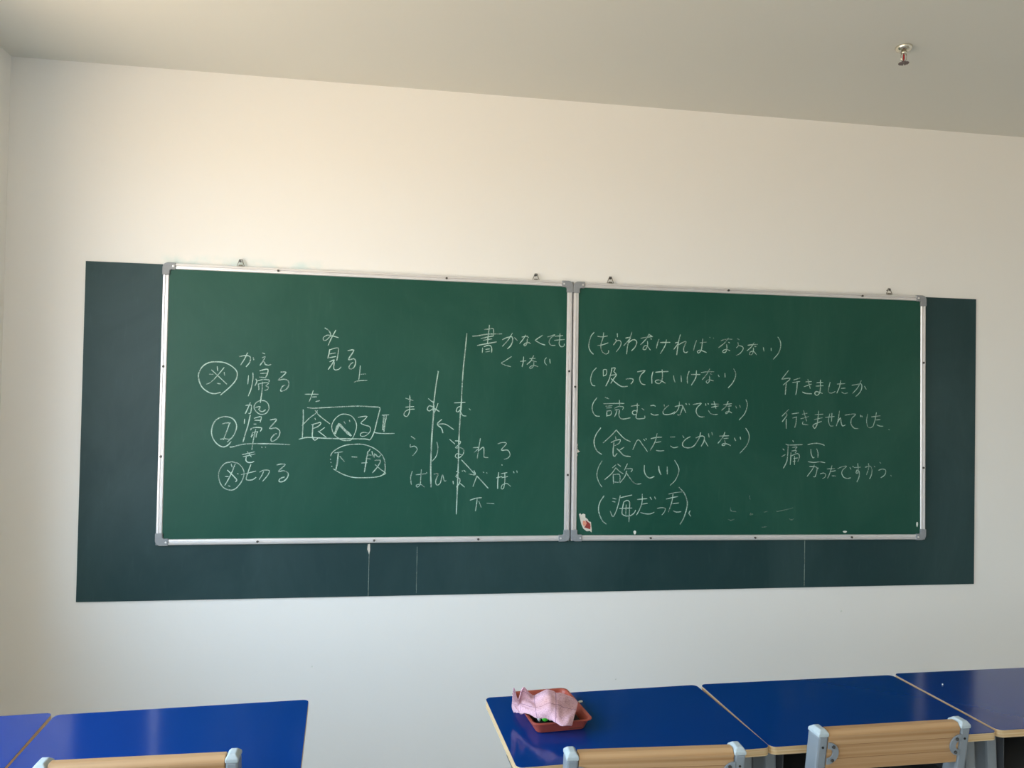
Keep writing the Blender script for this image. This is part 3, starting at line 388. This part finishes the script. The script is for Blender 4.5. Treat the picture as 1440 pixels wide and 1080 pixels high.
# ---------------------------------------------------------------- framed chalkboards
PROF = [(0.0, 0.007), (0.0, 0.019), (0.003, 0.0245), (0.0095, 0.0255), (0.0115, 0.0205), (0.0145, 0.0205), (0.0165, 0.0235), (0.0225, 0.0230), (0.0248, 0.0195), (0.0248, 0.007)]
def chalkboard(q, label, screws, hooks, key):
    tl, tr, br, bl = [Vector(p) for p in q]
    cen = (tl+tr+br+bl)/4
    t = thing('chalkboard', label, 'chalkboard')
    ins = [p+Vector((0.012 if p.x < cen.x else -0.012, 0.012 if p.y < cen.y else -0.012)) for p in (bl, br, tr, tl)]
    obj('writing_surface', prism([(p.x, p.y) for p in ins], 'y', -0.0185, -0.007), GREEN, t)
    for a, b in ((bl, br), (br, tr), (tr, tl), (tl, bl)):
        d = (b-a).normalized(); inn = Vector((-d.y, d.x)); L = (b-a).length; bm = bmesh.new(); ringA = []; ringB = []
        for w, h in PROF:
            pa = a+d*(0.001+w)+inn*w; pb = b-d*(0.001+w)+inn*w
            ringA.append(bm.verts.new((pa.x, -h, pa.y))); ringB.append(bm.verts.new((pb.x, -h, pb.y)))
        for i in range(len(PROF)):
            j = (i+1) % len(PROF); bm.faces.new((ringA[i], ringA[j], ringB[j], ringB[i]))
        bm.faces.new(ringA); bm.faces.new(ringB[::-1])
        obj('frame_rail', bm, ALU, t)
    for p, px_, pz in ((bl, 1, 1), (br, -1, 1), (tr, -1, -1), (tl, 1, -1)):      # grey plastic corner pieces
        A, Wd, r = 0.050, 0.0275, 0.022; o0 = 0.0016; poly = []
        for i in range(7):
            a = math.pi+math.pi/2*i/6; poly.append((r+r*math.cos(a)-o0, r+r*math.sin(a)-o0))
        poly += [(A, -o0), (A, Wd), (Wd+0.004, Wd), (Wd, Wd+0.004), (Wd, A), (-o0, A)]
        c = obj('corner_piece', prism([(p.x+px_*u, p.y+pz*v) for u, v in poly], 'y', -0.0275, -0.0072), CAPM, t, bevel=0.003)
        s = bmesh.new(); lathe([(0.0045, -0.0272), (0.004, -0.0292), (0.001, -0.0296)], 10, s, (p.x+px_*0.041, 0, p.y+pz*0.013), 'y'); obj('screw', s, ALU, c)
    for x, z in screws:
        s = bmesh.new(); lathe([(0.005, -0.021), (0.0048, -0.0265), (0.002, -0.0275)], 10, s, (x, 0, z), 'y'); obj('screw', s, SCREW, t)
    for x, z in hooks:                                                         # wire triangle on a nail
        s = bmesh.new(); tube([(x-0.015, -0.015, z-0.006), (x-0.004, -0.015, z+0.022), (x+0.004, -0.015, z+0.022), (x+0.015, -0.015, z-0.006)], 0.0019, 6, s, True)
        bx(s, x-0.008, x+0.008, -0.018, -0.0125, z-0.014, z-0.001)
        h = obj('hanger', s, WIRE, t)
        s = bmesh.new(); lathe([(0.0022, 0.0), (0.0022, -0.021), (0.0055, -0.0215), (0.005, -0.024)], 10, s, (x-0.002, 0, z+0.014), 'y'); obj('nail', s, SCREW, h)
    for i, (lab, data) in enumerate(WR[key]):
        for j, cl_ in enumerate(clusters(data)):
            obj('chalk_character', ribbon_mesh(cl_, -0.0187-0.00001*(j % 5), 0.0040, i*50+j), FAINT if lab.startswith('faint') else CHALK, t)
    return t
cbL = chalkboard([(0.3006, 2.0715), (2.0198, 2.0668), (2.0244, 0.9193), (0.3002, 0.9174)],
    'left green chalkboard in an aluminium frame, with circled and boxed writing',
    [(0.756, 2.058), (1.176, 0.930), (1.46, 2.057), (0.312, 1.647), (0.312, 1.279), (2.009, 1.668), (2.011, 1.21), (0.70, 0.930), (1.62, 0.931)],
    [(0.604, 2.078), (1.854, 2.073)], 'L')
cbR = chalkboard([(2.0236, 2.0654), (3.7485, 2.0700), (3.7578, 0.9093), (2.0312, 0.9193)],
    'right green chalkboard in an aluminium frame, with bracketed lines and a torn sticker',
    [(2.397, 0.929), (2.896, 0.926), (3.377, 0.924), (3.739, 1.75), (3.744, 1.25), (3.418, 2.057), (2.75, 2.056), (2.037, 1.60)],
    [(2.193, 2.074), (3.561, 2.078)], 'R')
for x, z, sx_, sz in ((2.324, 0.954, 0.006, 0.009), (3.344, 0.949, 0.010, 0.005), (3.716, 0.981, 0.004, 0.012)):
    poly = [(x+sx_*math.cos(a)*(1+0.2*math.sin(3*a)), z+sz*math.sin(a)) for a in [2*math.pi*i/9 for i in range(9)]]
    o = obj('paper_scrap', prism(poly, 'y', -0.0205, -0.0185), WHC, cbR); o['label'] = 'small white scrap stuck to the board'
st = obj('torn_sticker', prism([(2.0667, 1.0354), (2.0718, 1.0412), (2.0764, 1.034), (2.0861, 1.039), (2.0951, 1.0353), (2.0954, 1.0222), (2.1075, 1.0134), (2.1107, 1.0047), (2.1212, 1.0017), (2.123, 0.9842), (2.1255, 0.9697), (2.125, 0.9559), (2.1174, 0.9625), (2.1024, 0.9611), (2.0872, 0.9729), (2.0779, 0.9918), (2.0723, 1.0136)][::-1], 'y', -0.0194, -0.0185), PAPER, cbR)
st['label'] = 'torn remnant of a white sticker with red print'
obj('red_print', prism([(2.0956, 1.0106), (2.1031, 1.0062), (2.1107, 1.0003), (2.1183, 0.9945), (2.1201, 0.9828), (2.1188, 0.9697), (2.1082, 0.9727), (2.0901, 0.9787), (2.0975, 0.9859), (2.1018, 0.996)], 'y', -0.0197, -0.0194), RED, st)
obj('orange_print', prism([(2.0851, 1.0078), (2.0956, 1.0062), (2.1011, 0.996), (2.0975, 0.9859), (2.0885, 0.9845), (2.0839, 0.9947)], 'y', -0.0198, -0.0194), PINKP, st)
for pts in ([(2.0515, 1.345), (2.056, 1.348), (2.0555, 1.338), (2.053, 1.334), (2.056, 1.330), (2.0515, 1.326)], [(2.051, 1.322), (2.056, 1.325), (2.060, 1.317), (2.066, 1.314), (2.057, 1.309), (2.051, 1.308)], [(2.0515, 1.300), (2.056, 1.301), (2.055, 1.294), (2.0515, 1.294)]):
    obj('paint_flake', prism(pts, 'y', -0.0194, -0.0185), PAPER, cbR)

# ---------------------------------------------------------------- sprinkler
sp_ = thing('fire_sprinkler', 'small chrome fire sprinkler with a red bulb hanging from the ceiling', 'sprinkler', (3.0898, -0.7671, ZC))
obj('escutcheon', lathe([(0.010, 0), (0.030, -0.0), (0.0305, -0.003), (0.026, -0.012), (0.017, -0.017), (0.012, -0.013), (0.010, -0.010)], 28), CHR, sp_, smooth=True)
obj('sprinkler_body', lathe([(0.009, -0.008), (0.0095, -0.022), (0.008, -0.026), (0.004, -0.028)], 16), CHR, sp_, smooth=True)
b = bmesh.new()
for s in (-1, 1): tube([(s*0.008, 0, -0.022), (s*0.012, 0, -0.034), (s*0.010, 0, -0.048), (s*0.003, 0, -0.057)], 0.0017, 6, b)
obj('yoke_arms', b, CHR, sp_, smooth=True)
obj('glass_bulb', lathe([(0.0015, -0.027), (0.0032, -0.030), (0.0034, -0.045), (0.0015, -0.052)], 12), REDG, sp_, smooth=True)
b = lathe([(0.003, -0.052), (0.0035, -0.060), (0.002, -0.062)], 10)
for i in range(12):
    a0 = 2*math.pi*i/12; a1 = a0+0.36
    prism([(0.0, 0.0), (0.0185*math.cos(a0), 0.0185*math.sin(a0)), (0.0185*math.cos(a1), 0.0185*math.sin(a1))], 'z', -0.0625, -0.0605, b)
obj('deflector', b, BRASS, sp_)

# ---------------------------------------------------------------- desks
DW, DD, DZ = 0.600, 0.3966, 0.75-FZ
def make_desk(loc, rz, label):
    t = thing('school_desk', label, 'desk', loc, rz, 'blue-topped desks in the row by the wall')     # origin: floor under the back left corner
    obj('tabletop', prism(rrect(0, DW, -DD, 0, 0.016), 'z', DZ-0.019, DZ-0.0012), PLY, t)
    obj('laminate', prism(rrect(0.0005, DW-0.0005, -DD+0.0005, -0.0005, 0.0155), 'z', DZ-0.0012, DZ), DESKB, t)
    b = bmesh.new(); z1 = DZ-0.019; z0 = z1-0.125; x0, x1, y0, y1 = 0.055, DW-0.055, -DD+0.045, -0.03
    bx(b, x0, x1, y0, y1, z0, z0+0.002); bx(b, x0, x0+0.002, y0, y1, z0+0.002, z1); bx(b, x1-0.002, x1, y0, y1, z0+0.002, z1); bx(b, x0+0.002, x1-0.002, y1-0.002, y1, z0+0.002, z1)
    obj('book_tray', b, GREYD, t)
    for xc in (0.030, DW-0.030):
        f = lambda p: Vector((p.x, p.y-0.035*(DZ-0.02-p.z)/0.70, p.z))
        lg = obj('leg', box(xc-0.015, xc+0.015, -DD+0.055, -DD+0.120, 0.060, DZ-0.019, f=f), GREYM, t, bevel=0.007)
        ft = obj('foot_bar', box(xc-0.018, xc+0.018, -DD-0.01, -0.03, 0.025, 0.060), GREYM, t, bevel=0.008)
        for yf in (-DD, -0.07): obj('rubber_foot', box(xc-0.019, xc+0.019, yf, yf+0.03, 0, 0.025), RUBBER, ft, bevel=0.004)
        obj('tray_bracket', box(*((xc+0.015, 0.055) if xc < 0.3 else (DW-0.055, xc-0.015)), -DD+0.07, -DD+0.11, DZ-0.05, DZ-0.03), GREYM, t)
    obj('cross_bar', box(0.045, DW-0.045, -DD+0.075, -DD+0.10, 0.22, 0.25), GREYM, t, bevel=0.004)
    return t
d0 = make_desk((0.4372, -1.3217, FZ), 0.0565, 'blue-topped desk standing alone right of the corner desk, behind the leftmost chair')
dup(d0, (0.427-DW*math.cos(0.07), -1.3067-DW*math.sin(0.07), FZ), 0.07, 'blue-topped desk nearest the left wall, cut off by the left edge of the photo')
dup(d0, (1.4938, -1.3248, FZ), 0.0512, 'blue-topped desk with the red-brown tray and pink cloth on it')
dup(d0, (2.1060, -1.2921, FZ), 0.0215, 'blue-topped desk between the tray desk and the rightmost desk')
dup(d0, (2.7182, -1.2691, FZ), 0.0160, 'blue-topped desk farthest right, cut off by the right edge of the photo')

DZ = 0.75                                        # world height of the desk tops
# ---------------------------------------------------------------- chairs
HW = 0.191
def make_chair(loc, rz, label):
    t = thing('school_chair', label, 'chair', loc, rz, 'wooden-backed chairs at the desks')           # origin: floor under the back's front top edge
    lean = math.tan(math.radians(9))
    def yoff(z): return (0.82-z)*lean if z > 0.40 else 0.42*lean-(0.40-z)*0.10
    for s in (-1, 1):
        xa, xb = sorted((s*HW, s*(HW-0.025)))
        prof = [(yoff(z)+0.0, z) for z in (0.806, 0.63, 0.40, -0.04)]; prof2 = [(y+0.044, z) for y, z in prof[::-1]]
        po = obj('back_post', prism(prof+prof2, 'x', xa, xb), GREYM, t, bevel=0.005)
        c = bmesh.new(); vs = []
        for (z, i) in ((0.804, -0.0004), (0.812, -0.0004), (0.8205, 0.006)):
            y0 = yoff(z); vs.append([c.verts.new(p) for p in ((xa+i, y0+i*1.1, z), (xb-i, y0+i*1.1, z), (xb-i, y0+0.044-i*1.6, z), (xa+i, y0+0.044-i*1.6, z))])
        for a, b_ in zip(vs, vs[1:]):
            for i in range(4): c.faces.new((a[i], a[(i+1) % 4], b_[(i+1) % 4], b_[i]))
        c.faces.new(vs[0][::-1]); c.faces.new(vs[-1])
        obj('end_cap', c, CAPG, po, bevel=0.002)['label'] = 'pale worn plastic cap'
        s2 = bmesh.new(); lathe([(0.0028, yoff(0.78)-0.0012), (0.0028, yoff(0.78)+0.002)], 8, s2, (s*(HW-0.0125), 0, 0.780), 'y'); obj('bolt', s2, RUBBER, po)
        # half-ring bracket holding the board, with two bolts
        b = bmesh.new(); poly = []; cz = 0.766; R1, R2 = 0.026, 0.0125
        for i in range(13):
            a = -math.pi/2+math.pi*i/12; poly.append((R1*math.cos(a), R1*math.sin(a)))
        for i in range(9):
            a = math.pi/2-math.pi*i/8; poly.append((R2*math.cos(a), R2*math.sin(a)*0.9))
        A = []; Bv = []
        for u, v in poly:
            z = cz+v; x = s*(HW-0.0245)-s*u; y = yoff(z)-0.0004
            A.append(c2 := b.verts.new((x, y, z))); Bv.append(b.verts.new((x, y-0.0035, z)))
        k = len(poly)
        for i in range(k): b.faces.new((A[i], A[(i+1) % k], Bv[(i+1) % k], Bv[i]))
        nh = 13
        for i in range(12):                       # strip faces between the two arcs
            j0 = k-1-round((i)*8/12); j1 = k-1-round((i+1)*8/12)
            for R_ in (A, Bv):
                q = [R_[i], R_[i+1], R_[j1]]+([R_[j0]] if j0 != j1 else [])
                b.faces.new(q)
        br = obj('bracket', b, GREYM, t)
        for dz in (-0.016, 0.016):
            z = cz+dz; s3 = bmesh.new(); lathe([(0.004, yoff(z)-0.0035), (0.0036, yoff(z)-0.0065), (0.001, yoff(z)-0.007)], 8, s3, (s*(HW-0.0245)-s*0.0115, 0, z), 'y'); obj('bolt', s3, SCREW, br)
    xw = HW-0.0255
    prof = [(yoff(0.806)+0.001, 0.806), (yoff(0.8165)+0.012, 0.8165), (yoff(0.817)+0.029, 0.8165), (yoff(0.81)+0.031, 0.810), (yoff(0.722)+0.031, 0.722), (yoff(0.722)+0.001, 0.722)]
    bk = obj('backrest', prism(prof, 'x', -xw, xw), WOOD, t, bevel=0.002)
    for zj in (0.751, 0.783):                 # glue lines between the strips of the board
        jl = bmesh.new(); f_ = lambda p, zj=zj: Vector((p.x, yoff(zj)+0.001+p.y, p.z)); bx(jl, -xw, xw, -0.0003, 0.002, zj-0.0005, zj+0.0005, f=f_); obj('glue_line', jl, GLUE, bk)
    obj('seat', prism(rrect(-0.175, 0.175, 0.085, 0.42, 0.03), 'z', 0.396, 0.414), WOOD, t, bevel=0.003)
    for s in (-1, 1):
        xa, xb = sorted((s*HW, s*(HW-0.025)))
        obj('seat_rail', box(xa, xb, yoff(0.38)+0.046, 0.365, 0.365, 0.395), GREYM, t, bevel=0.004)
        fl = obj('front_leg', box(xa, xb, 0.367, 0.402, -0.04, 0.395), GREYM, t, bevel=0.005)
        obj('rubber_foot', box(xa-0.002, xb+0.002, 0.365, 0.404, FZ, -0.040), RUBBER, fl, bevel=0.004)
        rf = obj('rubber_foot', box(xa-0.002, xb+0.002, yoff(-0.04)-0.004, yoff(-0.04)+0.048, FZ, -0.040), RUBBER, t, bevel=0.004)
        obj('side_stretcher', box(xa+0.004, xb-0.004, yoff(0.10)+0.046, 0.366, 0.09, 0.11), GREYM, t, bevel=0.003)
    obj('seat_cross_bar', box(-HW+0.025, HW-0.025, 0.34, 0.362, 0.368, 0.394), GREYM, t, bevel=0.003)
    obj('seat_cross_bar', box(-HW+0.025, HW-0.025, 0.10, 0.122, 0.368, 0.394), GREYM, t, bevel=0.003)
    return t
c0 = make_chair(CHAIRS[0][:2]+(FZ,), CHAIRS[0][2], 'wooden-backed chair with grey posts at the left, in front of the desk standing alone')
dup(c0, CHAIRS[1][:2]+(FZ,), CHAIRS[1][2], 'wooden-backed chair with grey posts in front of the desk with the tray')
dup(c0, CHAIRS[2][:2]+(FZ,), CHAIRS[2][2], 'wooden-backed chair with grey posts farthest right, its whole backrest showing')
for me in {c.data for o in [c0] for p in o.children for c in [p]+list(p.children)}: me.transform(Matrix.Translation((0, 0, -FZ)))

# ---------------------------------------------------------------- tray, cloth, chalk
TR = thing('plastic_tray', 'shallow red-brown plastic tray with chalk and a cloth in it on a blue desk', 'tray', (1.641, -1.464, DZ), 0.10)
b = bmesh.new(); rings = []
for hx, hy, z, r in ((0.058, 0.087, 0.0004, 0.012), (0.0605, 0.0895, 0.002, 0.013), (0.070, 0.1, 0.0255, 0.016), (0.0755, 0.1055, 0.0265, 0.018), (0.0755, 0.1055, 0.0285, 0.018), (0.0705, 0.1, 0.0285, 0.016), (0.0685, 0.098, 0.0260, 0.015), (0.059, 0.088, 0.0030, 0.012)):
    rings.append([b.verts.new((x, y, z)) for x, y in rrect(-hx, hx, -hy, hy, r)])
for a_, c_ in zip(rings, rings[1:]):
    for i in range(len(a_)): b.faces.new((a_[i], a_[(i+1) % len(a_)], c_[(i+1) % len(a_)], c_[i]))
b.faces.new(rings[0][::-1]); b.faces.new(rings[-1])
tag(obj('tray_body', b, TRAYM, TR), '', ''); bpy.data.objects['tray_body'].pop('label'); bpy.data.objects['tray_body'].pop('category')

GR = [[(1.5418, -1.491, 0.834), (1.556, -1.478, 0.805), (1.5701, -1.4716, 0.825), (1.6024, -1.4545, 0.802), (1.6352, -1.4785, 0.822), (1.664, -1.4876, 0.812), (1.7056, -1.4888, 0.795)],
      [(1.5418, -1.4785, 0.805), (1.556, -1.476, 0.796), (1.5697, -1.4658, 0.798), (1.5948, -1.4951, 0.802), (1.6256, -1.5245, 0.824), (1.6578, -1.5235, 0.812), (1.6997, -1.5056, 0.793)],
      [(1.5416, -1.4767, 0.784), (1.554, -1.487, 0.786), (1.5652, -1.4984, 0.790), (1.5886, -1.5463, 0.80), (1.6189, -1.5664, 0.81), (1.6476, -1.562, 0.802), (1.684, -1.5485, 0.79)],
      [(1.5465, -1.4797, 0.770), (1.556, -1.498, 0.774), (1.5656, -1.5170, 0.781), (1.5903, -1.5540, 0.786), (1.6186, -1.5720, 0.788), (1.6375, -1.6081, 0.786), (1.6632, -1.5997, 0.785)]]
def cr1(P, t):
    k = len(P)-1; x = t*k; i = min(int(x), k-1); f_ = x-i; g = lambda j: Vector(P[max(0, min(k, j))])
    a, b, c, d = g(i-1), g(i), g(i+1), g(i+2)
    return 0.5*((2*b)+(c-a)*f_+(2*a-5*b+4*c-d)*f_*f_+(3*b-a-3*c+d)*f_**3)
NU, NV = 60, 36; V = []; Fc = []
for j in range(NV+1):
    v = j/NV
    for i in range(NU+1):
        u = i/NU; p = cr1([cr1(r_, u) for r_ in GR], v)
        w = noise.noise(Vector((u*7, v*2.5, 3.1)))*0.006+noise.noise(Vector((u*16, v*7, 1.7)))*0.0026
        edge = math.sin(u*23)*0.0025*abs(v-0.5)*2*(0.4 if v > 0.5 else 1.6)
        V.append((p.x, p.y-0.3*w, p.z+w+edge))
for j in range(NV):
    for i in range(NU):
        a = j*(NU+1)+i; Fc.append((a, a+1, a+NU+2, a+NU+1))
cl = obj('cleaning_cloth', (V, [], Fc), TOWEL, smooth=True)
uvl = cl.data.uv_layers.new(name='UVMap')
for p in cl.data.polygons:
    for li in p.loop_indices:
        vi = cl.data.loops[li].vertex_index; uvl.data[li].uv = ((vi % (NU+1))/NU, 1-(vi//(NU+1))/NV)
so = cl.modifiers.new('thickness', 'SOLIDIFY'); so.thickness = 0.0025; so.offset = 0
tag(cl, 'crumpled pink checked cloth draped over the red-brown tray', 'cloth')

def eraser(x, y, hx, hy, rz, label):
    er = thing('blackboard_eraser', label, 'eraser', (x, y, DZ+0.0045), rz)
    obj('wooden_back', box(-hx, hx, -hy, hy, 0, 0.005), BROWN, er, bevel=0.002)
    obj('felt_pad', box(-hx, hx, -hy, hy, 0.005, 0.014), FELT, er, bevel=0.003)
eraser(1.616, -1.480, 0.026, 0.058, 0.10, 'dark felt eraser in the left of the tray, mostly under the cloth')
eraser(1.6790, -1.502, 0.019, 0.050, 0.10, 'dark felt eraser in the right of the tray, crumbs on it')
def stick(name, m, loc, rz, label, r=0.005, L=0.05):
    o = obj(name, lathe([(r*0.75, 0), (r*0.9, 0.001), (r, L*0.5), (r*0.8, L-0.001), (r*0.6, L)], 14, axis='x'), m, smooth=True)
    o.location = loc; o.rotation_euler = (0, 0, rz); return tag(o, label, 'chalk')
ZE = DZ+0.0185
stick('chalk_stick', LIME, (1.6120, -1.5400, ZE+0.0090), 1.45, 'bright green stick in the front of the tray, half under the cloth', 0.0090, 0.04)
stick('chalk_stick', WHC, (1.5990, -1.5360, ZE+0.0040), 1.60, 'thin grey-white chalk stick at the front left corner of the tray', 0.004, 0.04)
stick('chalk_stick', WHC, (1.6240, -1.5350, ZE+0.0035), 0.1, 'short white chalk stub at the front rim of the tray under the cloth', 0.0035, 0.014)
for i, (x, y, m_, lab) in enumerate(((1.680, -1.522, BROWN, 'brown crumb'), (1.671, -1.535, WHC, 'white crumb'), (1.682, -1.500, BROWN, 'brown crumb farther back'))):
    stick('chalk_stub', m_, (x, y, ZE+0.003), 0.7*i, 'tiny %s of chalk on the right eraser in the tray' % lab, 0.003, 0.008)
stick('chalk_stub', WHC, (1.7330, -1.3873, DZ+0.003), 0.3, 'tiny white chalk stub on the blue desk behind the tray', 0.003, 0.011)
stick('chalk_stub', WHC, (2.800, -1.3718, DZ+0.002), 0.8, 'tiny white chalk crumb on the farthest right desk', 0.002, 0.005)
